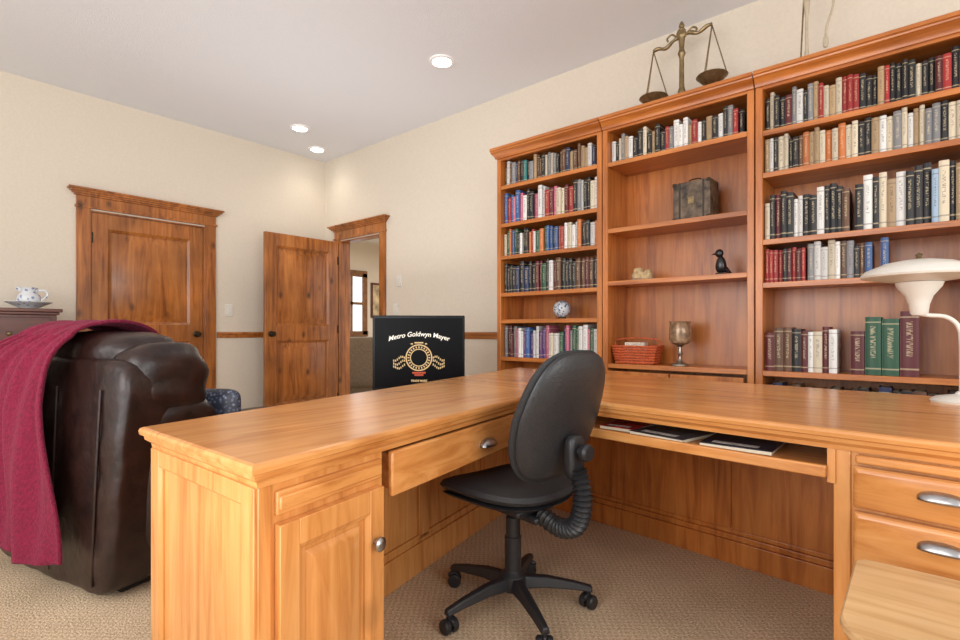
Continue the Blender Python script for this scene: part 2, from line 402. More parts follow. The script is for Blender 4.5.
# ---------------------------------------------------------------- bookcases
YF = 3.13
Hc = 2.36
def bookcase(x0, x1, shelves, label):
    e = empty('bookcase', ((x0+x1)/2, (YF+YB)/2, 0), 0, label, 'bookcase')
    ox, oy = -(x0+x1)/2, -(YF+YB)/2
    T = Matrix.Translation((ox, oy, 0))
    yf = YF; st = .036; yb = YB-.012
    bm = B()
    box(bm, x0, x0+st, yf, yb, 0, Hc-.03); mk('side_panel', bm, wood('case', 'z'), parent=e, M=T, bevel=.003)
    bm = B(); box(bm, x1-st, x1, yf, yb, 0, Hc-.03); mk('side_panel', bm, wood('case', 'z'), parent=e, M=T, bevel=.003)
    bm = B(); box(bm, x0+st, x1-st, yb-.012, yb, .09, Hc-.03); mk('back_panel', bm, wood('case', 'z'), parent=e, M=T)
    bm = B(); box(bm, x0+st, x1-st, yf, yb-.012, 0, .09); mk('plinth', bm, wood('case', 'x'), parent=e, M=T)
    for z in shelves:
        bm = B(); box(bm, x0+st, x1-st, yf+.012, yb-.012, z-.022, z)
        box(bm, x0+st, x1-st, yf+.004, yf+.012, z-.028, z+.001)
        mk('shelf', bm, wood('case', 'x'), parent=e, M=T, bevel=.002)
    bm = B()
    box(bm, x0, x1, yf, yb, Hc-.03, Hc-.005)
    box(bm, x0+st, x1-st, yf+.002, yf+.022, Hc-.045, Hc-.03)
    xe0 = .03 if abs(x0+2.495) < .01 else 0
    pf = [(0, -.03), (.010, -.03), (.012, -.018), (.018, -.008), (.030, .006), (.044, .014), (.046, .022), (.056, .026), (.056, .044), (0, .044)]
    a = [bm.verts.new((x0-(min(p, xe0)), yf-p, Hc+z)) for p, z in pf]; b = [bm.verts.new((x1, yf-p, Hc+z)) for p, z in pf]
    for i in range(len(pf)-1): bm.faces.new((a[i], a[i+1], b[i+1], b[i]))
    bm.faces.new(a); bm.faces.new(b[::-1])
    box(bm, x0-xe0, x1, yf, yb, Hc-.005, Hc+.044)
    mk('crown_molding', bm, wood('case', 'x'), parent=e, M=T)
    return e
U1 = (-2.495, -1.606); U2 = (-1.600, -.690); U3 = (-.684, .222)
S1 = [2.118, 1.826, 1.578, 1.292, 1.087, .80, .5, .2]
S2 = [2.108, 1.671, 1.326, .785]
S3 = [2.089, 1.86, 1.496, 1.262, .783, .45]
bookcase(*U1, S1, 'tall honey-stained wooden bookcase packed with paperbacks, beside the wall')
e2 = bookcase(*U2, S2, 'tall honey-stained wooden bookcase with mostly empty shelves and ornaments')
bookcase(*U3, S3, 'tall honey-stained wooden bookcase filled with novels and hardbacks')
for k in range(2):
    xa = U2[0]+.04+k*.415; M = Matrix.Translation((-(U2[0]+U2[1])/2, -(YF+YB)/2, 0)) @ Matrix.Translation((0, YF-.02, 0))
    bm = panel_door(xa, xa+.405, .1, .74, .02, .06, [(.16, .68)], .02)
    dr = mk('door', bm, wood('case', 'z'), parent=e2, M=M, bevel=.002)
    bm = B(); puff(bm, (xa+(.37 if k == 0 else .035), -.012, .6), (.026, .026, .026), 2, 4); mk('knob', bm, PEWTER, parent=dr, M=M)

# ---------------------------------------------------------------- books
def book_mesh():
    bm = B()
    box(bm, -.5, -.40, .03, 1, 0, 1, 0); box(bm, .40, .5, .03, 1, 0, 1, 0)
    n = 6; f, b_ = [], []
    for i in range(n+1):
        x = -.5+i/n; y = .035*(2*x)**2
        f.append((bm.verts.new((x, y, 0)), bm.verts.new((x, y, 1)))); b_.append((bm.verts.new((x, .06, 0)), bm.verts.new((x, .06, 1))))
    for i in range(n):
        bm.faces.new((f[i][0], f[i+1][0], f[i+1][1], f[i][1])); bm.faces.new((b_[i+1][0], b_[i][0], b_[i][1], b_[i+1][1]))
        bm.faces.new((f[i][1], f[i+1][1], b_[i+1][1], b_[i][1])); bm.faces.new((f[i+1][0], f[i][0], b_[i][0], b_[i+1][0]))
    bm.faces.new((f[0][0], f[0][1], b_[0][1], b_[0][0])); bm.faces.new((f[n][1], f[n][0], b_[n][0], b_[n][1]))
    box(bm, -.40, .40, .06, .97, .015, .985, 1)
    bmesh.ops.recalc_face_normals(bm, faces=bm.faces)
    me = D.meshes.new('book'); bm.to_mesh(me); bm.free(); me.materials.append(BOOK); me.materials.append(PAGES)
    return me
BM = book_mesh()
C = dict(black=(.012,.011,.013), navy=(.015,.025,.08), red=(.33,.018,.018), maroon=(.10,.010,.014), cream=(.62,.54,.40), white=(.70,.69,.66),
         blue=(.04,.11,.30), green=(.015,.075,.038), teal=(.02,.16,.16), orange=(.52,.15,.035), yellow=(.58,.40,.10), brown=(.11,.05,.025), grey=(.22,.22,.23),
         tan=(.38,.26,.14), pink=(.50,.12,.20), purple=(.11,.04,.17), ltblue=(.3,.42,.55))
DESC = dict(navy='navy blue', green='dark green', ltblue='pale-blue')
def book(x, w, h, dep, z, col, where, group, y0=3.165, tilt=0):
    o = D.objects.new('book', BM); o.scale = (w, dep, h); o.location = (x, y0, z+.0008); o.rotation_euler = (0, tilt, 0)
    c = C[col]; k = R.uniform(.8, 1.2)
    o.color = (min(1, c[0]*k), min(1, c[1]*k), min(1, c[2]*k), 1)
    o['label'] = '%s book with printed spine %s' % (DESC.get(col, col), where)
    o['category'] = 'book'; o['group'] = group
    link(o); return o
def row(x0, x1, z, hr, wr, pal, where, group, clear=.3):
    x = x0+.003; names = pal.split()
    while True:
        w = R.uniform(*wr)
        if x+w > x1-.002: break
        h = min(R.uniform(*hr), clear); col = R.choice(names)
        book(x+w/2, w, h, R.uniform(.13, .18), z, col, where, group, y0=3.158+R.uniform(0, .02))
        x += w+.0012
i1 = (U1[0]+.038, U1[1]-.038); i2 = (U2[0]+.038, U2[1]-.038); i3 = (U3[0]+.038, U3[1]-.038)
row(*i1, S1[0], (.14, .195), (.018, .036), 'black tan cream white teal red grey black navy brown brown', 'on the top shelf', 'books on the top shelf of the paperback bookcase')
row(*i1, S1[1], (.19, .245), (.020, .038), 'white black cream red white blue black grey maroon pink white', 'on the second shelf', 'books on the second shelf of the paperback bookcase')
row(*i1, S1[2], (.16, .205), (.018, .034), 'black white red orange blue cream green black white red', 'on the third shelf', 'books on the third shelf of the paperback bookcase')
row(*i1, S1[3], (.19, .235), (.022, .040), 'black navy white brown black green maroon black', 'on the fourth shelf', 'books on the fourth shelf of the paperback bookcase')
row(*i1, S1[5], (.18, .245), (.018, .034), 'pink white cream purple blue green white grey maroon white', 'on the lower shelf', 'books on the lower shelf of the paperback bookcase')
row(*i2, S2[0], (.13, .19), (.020, .036), 'black white tan cream grey black white black red', 'on the top shelf', 'books on the top shelf of the ornament bookcase')
row(*i3, S3[0], (.165, .215), (.018, .030), 'red white black maroon grey cream red black tan white black', 'on the top shelf', 'books on the top shelf of the novel bookcase')
row(*i3, S3[1], (.165, .200), (.018, .030), 'cream tan white cream brown cream cream orange tan grey black cream', 'on the second shelf', 'books on the second shelf of the novel bookcase')
row(i3[0], i3[0]+.40, S3[2], (.20, .26), (.018, .034), 'maroon red black black brown black white cream', 'on the third shelf', 'books on the third shelf of the novel bookcase')
row(i3[0]+.40, i3[1], S3[2], (.22, .30), (.020, .036), 'ltblue cream black tan white black cream tan blue brown', 'on the third shelf', 'books on the third shelf of the novel bookcase')
row(i3[0], i3[0]+.20, S3[3], (.165, .185), (.016, .022), 'red maroon maroon red black', 'on the fourth shelf', 'books on the fourth shelf of the novel bookcase')
row(i3[0]+.20, i3[0]+.50, S3[3], (.16, .205), (.020, .034), 'black white black grey blue brown cream', 'on the fourth shelf', 'books on the fourth shelf of the novel bookcase')
book(i3[0]+.519, .03, .19, .16, S3[3], 'blue', 'at the shelf end', 'books on the fourth shelf of the novel bookcase', tilt=0)
g5 = 'hardbacks on the bottom shelf of the novel bookcase'
row(i3[0], i3[0]+.37, S3[4], (.20, .245), (.022, .044), 'black cream black white brown black maroon', 'on the bottom shelf', g5)
x = i3[0]+.385
for w, h, c in ((.055, .215, 'maroon'), (.062, .285, 'green'), (.066, .275, 'green'), (.07, .31, 'maroon')):
    book(x+w/2, w, h, .2, S3[4], c, 'on the bottom shelf', g5); x += w+.003
row(*i3, S3[5], (.24, .275), (.03, .05), 'black navy brown black maroon', 'in the lowest compartment', 'books in the lowest compartment')

# ---------------------------------------------------------------- shelf ornaments
e = empty('ornament_ball', (-1.985, 3.25, S1[4]+.001), 0, 'blue and white patterned ceramic ball on a shelf', 'ornament')
bm = B(); puff(bm, (0, 0, .072), (.125, .125, .125), 2, 8); mk('ball', bm, pattern('blue_white_glaze', (.03,.05,.12), (.60,.63,.66), 60, (.10,.16,.26)), parent=e)
bm = B(); lathe(bm, [(0, 0), (.035, 0), (.03, .012), (0, .012)]); mk('foot', bm, DARKM, parent=e)

e = empty('decorative_box', (-1.045, 3.27, S2[1]+.001), math.radians(-4), 'dark antique map-patterned box with metal corners on a shelf', 'box')
bm = B(); box(bm, -.112, .112, -.07, .07, 0, .235); mk('box_body', bm, simple('old_map_print', (.10, .068, .042), .5, noise=.9, nscale=22), parent=e, bevel=.004)
for x in (-.114, .092):
    for z in (0, .215):
        bm = B(); box(bm, x, x+.022, -.073, -.07, z, z+.022); mk('corner_fitting', bm, DARKM, parent=e)
bm = B(); box(bm, -.018, .018, -.076, -.07, .10, .14); mk('latch', bm, BRASS, parent=e)
for x in (-.075, .068):
    bm = B(); box(bm, x, x+.010, -.0725, -.0702, .0, .235); mk('strap', bm, simple('strap_leather', (.03, .018, .01), .5), parent=e)
bm = B(); tube(bm, smoothpts([(-.04, -.01, .235), (-.03, -.01, .258), (.03, -.01, .258), (.04, -.01, .235)]), .004); mk('handle', bm, DARKM, parent=e)

e = empty('bird_figurine', (-.885, 3.22, S2[2]+.002), 0, 'glossy black bird figurine standing on a shelf', 'figurine')
bk = simple('black_glaze', (.012, .012, .014), .2)
bm = B(); puff(bm, (0, 0, .062), (.058, .06, .10), 2.3, 6, fn=lambda w: Vector((w.x*(1-.25*w.z/.05), w.y, w.z)))
puff(bm, (-.008, -.004, .128), (.046, .044, .05), 2, 6)
tube(bm, [(.02, .01, .035), (.05, .02, .008)], [.018, .006]); mk('body', bm, bk, parent=e)
bm = B(); tube(bm, [(-.025, -.008, .128), (-.05, -.012, .122)], [.009, .001]); mk('beak', bm, bk, parent=e)
bm = B(); lathe(bm, [(0, 0), (.032, 0), (.03, .012), (0, .014)]); mk('base', bm, bk, parent=e)

e = empty('stone_carving', (-1.372, 3.24, S2[2]+.002), .2, 'small pale yellow stone carving lying on a shelf', 'sculpture')
bm = B(); puff(bm, (0, 0, .03), (.13, .07, .055), 4, 5); puff(bm, (-.025, 0, .06), (.06, .05, .05), 3, 5); puff(bm, (.035, 0, .055), (.04, .05, .035), 3, 5)
mk('carving', bm, simple('yellow_stone', (.46, .33, .17), .8, noise=.4, nscale=40, bump=.8), parent=e)
bm = B(); box(bm, -.068, .068, -.036, .036, 0, .008); mk('plinth', bm, wood('cherry', 'x'), parent=e)

e = empty('basket', (-1.41, 3.245, S2[3]+.002), 0, 'orange-red woven basket holding small items on a shelf', 'basket')
RED = simple('red_wicker', (.50, .09, .025), .6, noise=.4, nscale=80, bump=.6)
bm = B()
for k in range(7):
    z = .01+k*.017; gx, gy = .125+.004*k, .075+.002*k
    tube(bm, [(gx*math.cos(a)*min(1.25, 1/max(abs(math.cos(a)), abs(math.sin(a)))), gy*math.sin(a)*min(1.25, 1/max(abs(math.cos(a)), abs(math.sin(a)))), z) for a in [2*math.pi*i/32 for i in range(33)]], .0085, 6, cap=False)
box(bm, -.12, .12, -.07, .07, 0, .008)
mk('basket_body', bm, RED, parent=e)
bm = B(); tube(bm, smoothpts([(-.145, 0, .11), (-.15, 0, .15), (-.06, 0, .165), (.06, 0, .165), (.15, 0, .15), (.145, 0, .11)]), .005); mk('handle', bm, RED, parent=e)
e = empty('card_stack', (-1.40, 3.245, S2[3]+.011), .1, 'stack of white cards and papers sitting in the basket', 'paper')
bm = B(); box(bm, -.08, .05, -.035, .035, 0, .13, 0); mk('cards', bm, simple('paper', (.6, .5, .4), .8, noise=.4, nscale=90), parent=e)

e = empty('candle_lamp', (-1.125, 3.225, S2[3]+.002), 0, 'small silver-stemmed candle lamp with a mottled brown glass cup', 'lamp')
bm = B(); lathe(bm, [(0, 0), (.055, 0), (.052, .008), (.02, .022), (.009, .04), (.009, .06), (.016, .075), (.010, .09), (.012, .115), (.03, .125), (0, .13)]); mk('stem', bm, simple('tarnished_silver', (.35, .32, .27), .35, .9), parent=e)
bm = B(); lathe(bm, [(0, .126), (.04, .13), (.058, .142), (.064, .17), (.063, .22), (.060, .262), (.066, .272), (.062, .272), (.056, .26), (.058, .22), (.058, .165), (0, .135)]); mk('glass_shade', bm, simple('mottled_glass', (.30, .19, .11), .2, .2, noise=.5, nscale=40), parent=e)

ZT = Hc+.045
e = empty('balance_scale', (-1.13, 3.27, ZT), math.radians(0), 'antique brass balance scale with hanging pans on top of the bookcase', 'scale')
bm = B(); lathe(bm, [(0, 0), (.075, 0), (.075, .012), (.05, .022), (.026, .035), (.019, .06), (.024, .09), (.016, .12), (.014, .3), (.024, .33), (.014, .36), (.020, .42), (.026, .44), (.018, .46), (.024, .475), (.012, .49), (.018, .50), (.012, .52), (0, .535)]); mk('pillar', bm, BRASS, parent=e)
bm = B(); tube(bm, smoothpts([(-.18, 0, .405), (-.15, 0, .412), (-.10, 0, .398), (-.05, 0, .428), (0, 0, .44), (.05, 0, .444), (.10, 0, .424), (.15, 0, .445), (.18, 0, .445)]), [.009+.004*abs(math.sin(i*.35)) for i in range(49)])
puff(bm, (0, -.01, .45), (.06, .03, .07), 2, 5)
for sg in (-1, 1): tube(bm, smoothpts([(sg*.02, 0, .43), (sg*.06, 0, .47), (sg*.09, 0, .455), (sg*.085, 0, .435)]), .006)
mk('beam', bm, BRASS, parent=e)
for sx, ht, zz in ((-.18, .405, .105), (.18, .44, .13)):
    for k in range(3):
        a = 2*math.pi*k/3+.4
        bm = B(); P0, P1 = Vector((sx, 0, ht)), Vector((sx+.085*math.cos(a), .085*math.sin(a), zz))
        pts = [P0.lerp(P1, i/44) for i in range(45)]
        tube(bm, pts, [.0050 if i % 2 else .0026 for i in range(45)], 6)
        mk('chain', bm, BRASS, parent=e)
    bm = B(); lathe(bm, [(0, -.05), (.03, -.047), (.06, -.032), (.082, -.006), (.090, .0), (.088, .004), (.058, -.024), (0, -.042)], c=(sx, 0, zz)); mk('pan', bm, BRASS, parent=e)

e = empty('wire_ornament', (-.46, 3.25, ZT), 0, 'tall thin brass wire stand with pale hanging cord on the bookcase', 'ornament')
bm = B(); lathe(bm, [(0, 0), (.05, 0), (.05, .01), (0, .012)]); mk('base', bm, BRASS, parent=e)
PALE = simple('pale_ivory', (.50, .42, .30), .45, noise=.15, nscale=30)
bm = B(); lathe(bm, [(0, .01), (.018, .012), (.013, .05), (.008, .12), (.007, .28), (.013, .33), (.018, .38), (.012, .43), (.007, .48), (0, .485)]); mk('stem', bm, PALE, parent=e)
bm = B(); tube(bm, [(-.03, 0, .01), (-.010, 0, .47)], .004); mk('rod', bm, BRASS, parent=e)
bm = B(); tube(bm, smoothpts([(0, 0, .47), (.05, 0, .53), (.10, 0, .46), (.12, 0, .32), (.09, 0, .2), (.085, 0, .13)]), .006); puff(bm, (.085, 0, .12), (.026, .02, .06), 3, 4); mk('cord', bm, PALE, parent=e)

# ---------------------------------------------------------------- desk
A_ = Vector((-1.578, .452)); B_ = Vector((-.959, .461)); C_ = Vector((-1.182, 1.719)); L_ = Vector((-1.887, 1.80))
e1 = Vector((.9945, -.1045)); e2v = Vector((.1045, .9945))
DB = Vector((-1.2, 1.5, 0))
RW, RL = .62, 1.277
def wret(c):
    s, t = c.x/RW, c.y/RL
    p = (1-s)*(1-t)*B_+s*(1-t)*A_+(1-s)*t*C_+s*t*L_
    return Vector((p.x, p.y, c.z))-DB
def wmain(c):
    p = C_+e1*c.x+e2v*c.y
    return Vector((p.x, p.y, c.z))-DB
DZ = .745
desk = empty('desk', DB, 0, 'large L-shaped honey maple executive desk with cabinet and drawers', 'desk')
D_ = C_+e1*1.47; E_ = C_+e1*1.47+e2v*1.10; F_ = C_+e1*-1.08+e2v*1.10
poly = [A_, B_, C_, D_, E_, F_]
def inset(pts, d):
    n = len(pts); out = []
    for i in range(n):
        p, a, b = pts[i], pts[i-1], pts[(i+1) % n]
        n1 = Vector((-(p-a).y, (p-a).x)).normalized(); n2 = Vector((-(b-p).y, (b-p).x)).normalized()
        m = n1+n2; out.append(p+m*(d/(1+n1.dot(n2))))
    return out
prof = [(.010, DZ), (.003, DZ-.003), (0, DZ-.010), (.002, DZ-.020), (.010, DZ-.024), (.012, DZ-.034), (.024, DZ-.044), (.026, DZ-.056)]
bm = B(); rings = []
for d, z in prof: rings.append([bm.verts.new((p.x-DB.x, p.y-DB.y, z)) for p in inset(poly, d)])
for a, b in zip(rings, rings[1:]):
    for i in range(6):
        f = bm.faces.new((a[i], a[(i+1)%6], b[(i+1)%6], b[i])); f.material_index = 0 if i in (0, 1, 5) else 1
def cap(r, z, ins):
    q = inset(poly, ins); a, f = q[0], q[5]; t = ((L_-a).dot(f-a))/((f-a).length_squared); l = a+(f-a)*t
    lv = bm.verts.new((l.x-DB.x, l.y-DB.y, z))
    bm.faces.new((r[0], r[1], r[2], lv)).material_index = 0
    bm.faces.new((lv, r[2], r[3], r[4], r[5])).material_index = 1
cap(rings[0], DZ, .010); cap(rings[-1], DZ-.056, .026)
mk('desktop', bm, [wood('desk', 'y'), wood('desk', 'x')], parent=desk, ang=20)
HB = DZ-.055
wz, wx, wy = wood('desk', 'z'), wood('desk', 'x'), wood('desk', 'y')
bm = B(); box(bm, .035, .585, .035, .40, 0, HB)
box(bm, .028, .06, .028, .06, 0, HB)
mk('cabinet_body', bm, wz, parent=desk, warp=wret, bevel=.003)
bm = panel_door(.03, .59, .0, HB, .02, .055, [(.13, HB-.04)], .012, .008, True)
mk('end_panel', bm, wz, parent=desk, warp=wret, M=Matrix.Translation((0, .02, 0)), bevel=.003)
def face_u(u): return Matrix(((0, 1, 0, u), (1, 0, 0, 0), (0, 0, 1, 0), (0, 0, 0, 1)))
bm = B(); box(bm, .075, .385, 0, .02, .632, .662); box(bm, .07, .39, .006, .02, .622, .672)
mk('pull_out_board', bm, wy, parent=desk, warp=wret, M=face_u(.018), bevel=.004)
bm = panel_door(.07, .385, .06, .605, .024, .05, [(.12, .55)], .02)
door = mk('door', bm, wz, parent=desk, warp=wret, M=face_u(.011), bevel=.003)
bm = B(); lathe(bm, [(0, 0), (.007, 0), (.007, .012), (.017, .018), (.018, .026), (.012, .031), (0, .033)], seg=20, M=Matrix.Translation((.012, .350, .475)) @ Matrix.Rotation(math.radians(-90), 4, 'Y'))
mk('knob', bm, PEWTER, parent=door, warp=wret, label='round pewter knob')
def cup(M, parent, warp):
    bm = B(); n, m = 14, 7; w, h, d = .045, .024, .026
    rows = []
    for j in range(m+1):
        ph = math.pi/2*j/m
        rows.append([bm.verts.new(M @ Vector((w*math.cos(math.pi*i/n), -d*math.sin(ph)*math.sin(math.pi*i/n)**.6, -.012+h*(math.cos(ph))*math.sin(math.pi*i/n)**.7))) for i in range(n+1)])
    for a, b in zip(rows, rows[1:]):
        for i in range(n):
            bm.faces.new((a[i], a[i+1], b[i+1], b[i]))
    bmesh.ops.remove_doubles(bm, verts=bm.verts, dist=.0004)
    return mk('handle', bm, PEWTER, parent=parent, warp=warp, label='pewter cup-shaped drawer pull', solid=.003)
bm = B(); box(bm, .425, 1.24, 0, .02, .562, .682); box(bm, .435, 1.23, .02, .38, .575, .67)
dr = mk('drawer', bm, wy, parent=desk, warp=wret, M=face_u(.02), bevel=.006)
cup(face_u(.02) @ Matrix.Translation((.93, 0, .615)), dr, wret)
bm = B(); box(bm, .40, 2.05, .42, .44, 0, HB)
for v in (.40, .98, 1.5): box(bm, v, v+.07, .408, .42, .13, HB)
box(bm, .40, 2.05, .400, .42, 0, .12); box(bm, .40, 2.05, .408, .42, .12, .15); box(bm, .40, 2.05, .408, .42, .55, HB)
mk('modesty_panel', bm, wz, parent=desk, warp=wret, M=Matrix(((0, 1, 0, 0), (1, 0, 0, 0), (0, 0, 1, 0), (0, 0, 0, 1))), bevel=.003)
bm = B(); q0 = .74
box(bm, -.52, 1.02, q0, q0+.02, 0, HB)
for p in (-.1, .42): box(bm, p, p+.07, q0-.010, q0, .15, HB)
box(bm, -.52, 1.02, q0-.022, q0, 0, .10); box(bm, -.52, 1.02, q0-.014, q0, .10, .125); box(bm, -.52, 1.02, q0-.006, q0, .125, .145)
mk('modesty_panel', bm, wood('case', 'z'), parent=desk, warp=wmain, bevel=.003)
bm = B(); box(bm, 1.02, 1.44, .035, 1.06, 0, HB)
box(bm, 1.012, 1.05, .028, .05, 0, HB); box(bm, 1.40, 1.448, .028, .05, 0, HB)
mk('pedestal', bm, wz, parent=desk, warp=wmain, bevel=.003)
bm = B(); box(bm, -1.03, -1.0, .72, 1.06, 0, HB); mk('rear_support', bm, wz, parent=desk, warp=wmain)
bm = B(); box(bm, .02, 1.0, .02, .42, .626, .638); box(bm, .02, 1.0, .0, .02, .614, .646); box(bm, .02, 1.0, .42, .44, .626, HB)
mk('tray', bm, wx, parent=desk, warp=wmain, bevel=.004)
for a, b in ((.0, .02), (1.0, 1.018)):
    bm = B(); box(bm, a, b, .02, .44, .60, HB); mk('tray_bracket', bm, wz, parent=desk, warp=wmain)
bm = B(); box(bm, 1.062, 1.385, .010, .03, .663, .684); mk('pull_out_board', bm, wx, parent=desk, warp=wmain, bevel=.005)
for z0, z1, hz in ((.550, .655, .616), (.395, .540, .500), (.08, .385, .30)):
    bm = B(); box(bm, 1.058, 1.39, .012, .034, z0, z1); frustum(bm, 1.058, 1.39, z0, z1, .012, .005, .010)
    box(bm, 1.07, 1.38, .034, .5, z0+.01, z1-.01)
    dr = mk('drawer', bm, wx, parent=desk, warp=wmain, bevel=.004)
    cup(Matrix.Translation((1.228, .007, hz)), dr, wmain)

for p, q, w, l, rz, col, lab in ((.335, .16, .13, .2, .05, (.42, .03, .03), 'red-covered magazine lying on the desk tray'), (.52, .15, .2, .24, -.12, (.06, .06, .07), 'dark glossy magazine lying on the desk tray'),
                            (.745, .16, .2, .24, .1, (.03, .03, .05), 'black-covered booklet lying on the desk tray')):
    P = wmain(Vector((p, q, .6395)))+DB
    e = empty('magazine', P, rz-.105, lab, 'magazine'); e['group'] = 'magazines on the desk tray'
    bm = B(); box(bm, -w/2, w/2, -l/2, l/2, .0, .010); mk('pages', bm, PAGES, parent=e)
    bm = B(); box(bm, -w/2-.002, w/2+.002, -l/2-.002, l/2+.002, .010, .012); mk('cover', bm, simple('mag_%s' % lab[:4], col, .25, noise=.8, nscale=18), parent=e)
    bm = B(); box(bm, -w*.36, w*.30, -l*.40, -l*.28, .0121, .0124); mk('cover_print', bm, simple('mag_print', (.6, .55, .5), .4, noise=.6, nscale=60), parent=e)

# ---------------------------------------------------------------- desk lamp
P = Vector((.115, 2.50, DZ))
lamp = empty('desk_lamp', P, 0, 'white mid-century desk lamp with a saucer shade on a curved arm', 'lamp')
sh = Vector((-.115, -.03, .462))
bm = B(); lathe(bm, [(0, 0), (.085, 0), (.088, .008), (.07, .02), (.02, .03), (.012, .04), (0, .04)], seg=32); mk('base', bm, WHITE, parent=lamp)
bm = B(); tube(bm, smoothpts([(0, 0, .03), (.0, 0, .2), (-.008, -.003, .27), (-.04, -.01, .305), (-.085, -.022, .312), (-.112, -.03, .317)], 8), .0075, 12); mk('arm', bm, WHITE, parent=lamp)
bm = B(); lathe(bm, [(0, -.15), (.02, -.15), (.026, -.142), (.03, -.11), (.04, -.08), (.065, -.045), (.07, -.030), (.0, -.030)], c=sh, seg=28); mk('socket_housing', bm, WHITE, parent=lamp)
bm = B(); lathe(bm, [(.06, -.03), (.155, -.014), (.172, -.010), (.176, -.003), (.160, .016), (.10, .042), (.04, .053), (0, .055)], c=sh, seg=40); mk('lamp_shade', bm, WHITE, parent=lamp)
bm = B(); lathe(bm, [(0, .055), (.012, .056), (.008, .063), (.012, .071), (0, .079)], c=sh, seg=16); mk('finial', bm, BRASS, parent=lamp)

# ---------------------------------------------------------------- wooden stool
st = empty('stool', (.143, 1.315, 0), 0, 'low pale wooden stool with rounded corners in front of drawers', 'stool')
bm = B(); out = []
w, d, r = .26, .215, .11
for cx, cy, a0 in ((w-r, d-.03, 0), (-w+.03, d-.03, 90), (-w+r, -d+r, 180), (w-r, -d+r, 270)):
    rr = .03 if a0 == 90 or a0 == 0 else r
    if a0 == 0: cx = w-.03
    for k in range(9):
        a = math.radians(a0+k*90/8); out.append((cx+rr*math.cos(a), cy+rr*math.sin(a)))
def loft(bm, out, levels):
    rs = []
    for s, z in levels: rs.append([bm.verts.new((x*s, y*s, z)) for x, y in out])
    for a, b in zip(rs, rs[1:]):
        for i in range(len(out)): bm.faces.new((a[i], a[(i+1)%len(out)], b[(i+1)%len(out)], b[i]))
    bm.faces.new(rs[0][::-1]); bm.faces.new(rs[-1])
loft(bm, out, [(.95, .430), (.985, .436), (1, .444), (.995, .454), (.98, .458)])
mk('seat', bm, wood('pale', 'x'), parent=st)
for x in (-.19, .19):
    for y in (-.15, .15):
        bm = B(); tube(bm, [(x*1.1, y*1.1, 0), (x, y, .433)], [.016, .022], 12); mk('leg', bm, wood('pale', 'z'), parent=st)

# ---------------------------------------------------------------- office chair
ch = empty('office_chair', (-1.118, 1.495, 0), math.radians(80), 'black upholstered swivel office chair on five casters at the desk', 'chair')
for k in range(5):
    a = math.radians(90+72*k+14); c, s = math.cos(a), math.sin(a)
    bm = B()
    secs = [(.03, .10, .026, .024), (.12, .098, .022, .02), (.22, .084, .018, .015), (.285, .07, .015, .012)]
    rs = []
    for rr, z, hw, hh in secs:
        rs.append([bm.verts.new((rr*c-hw*kk*s, rr*s+hw*kk*c, z+hh*zz)) for kk, zz in ((-1, -.9), (1, -.9), (.65, .9), (-.65, .9))])
    for p, q in zip(rs, rs[1:]):
        for i in range(4): bm.faces.new((p[i], p[(i+1)%4], q[(i+1)%4], q[i]))
    bm.faces.new(rs[0][::-1]); bm.faces.new(rs[-1])
    mk('leg', bm, BLACKP, parent=ch, bevel=.005)
    cw = empty('caster', (.272*c, .272*s, 0)); cw.parent = ch; cw.rotation_euler = (0, 0, a+1.1*k+.6)
    for sd in (-1, 1):
        bm = B(); lathe(bm, [(0, -.011), (.02, -.011), (.025, -.006), (.025, .006), (.02, .011), (0, .011)], seg=20, M=Matrix.Translation((0, sd*.016, .0252)) @ Matrix.Rotation(math.radians(90), 4, 'X'))
        mk('wheel', bm, BLACKP, parent=cw)
    bm = B(); tube(bm, [(0, 0, .03), (0, 0, .065)], .009); puff(bm, (.006, 0, .042), (.04, .016, .026), 3, 3); mk('caster_hood', bm, BLACKP, parent=cw)
bm = B(); lathe(bm, [(0, .07), (.045, .072), (.05, .10), (.046, .125), (.034, .135), (.030, .14), (.030, .26), (.026, .262), (.026, .33), (.018, .335), (.018, .39), (0, .39)], seg=28); mk('gas_column', bm, BLACKP, parent=ch)
bm = B(); box(bm, -.09, .09, -.12, .1, .37, .395); box(bm, -.045, .045, -.16, .05, .35, .375); mk('mechanism', bm, BLACKP, parent=ch, bevel=.008)
bm = B(); tube(bm, smoothpts([(.05, .02, .36), (.16, .03, .358), (.22, .03, .35)]), .006); puff(bm, (.23, .03, .348), (.05, .022, .016), 3, 4); mk('lever', bm, BLACKP, parent=ch)
def outline(fn, n=48): return [fn(2*math.pi*i/n) for i in range(n)]
def pillow(bm, out, t0, t1, place, rings=8):
    prev = None
    seq = []
    for k in range(rings+1):
        ph = -math.pi/2+math.pi*k/rings
        seq.append((max(0.0, math.cos(ph))**.55, math.sin(ph)))
    for s, h in seq:
        y = (t1 if h > 0 else t0)*abs(h)**.9*(1 if h > 0 else -1)
        if s < .02: ring = [bm.verts.new(place(0, y, 0))]
        else: ring = [bm.verts.new(place(x*s, y, z*s)) for x, z in out]
        if prev:
            n = max(len(ring), len(prev))
            for i in range(n):
                j = (i+1) % n
                if len(prev) == 1: bm.faces.new((prev[0], ring[j], ring[i]))
                elif len(ring) == 1: bm.faces.new((prev[i], prev[j], ring[0]))
                else: bm.faces.new((prev[i], prev[j], ring[j], ring[i]))
        prev = ring
def se(a, hx, hz, p=2.6):
    c, s = math.cos(a), math.sin(a)
    return (hx*math.copysign(abs(c)**(2/p), c), hz*math.copysign(abs(s)**(2/p), s))
def seat_place(x, y, z): return Vector((x*(1+.06*(z/.22)), z+.02, .440+y-.02*(max(0, z)/.22)**2*1.0+.02*(x/.22)**2))
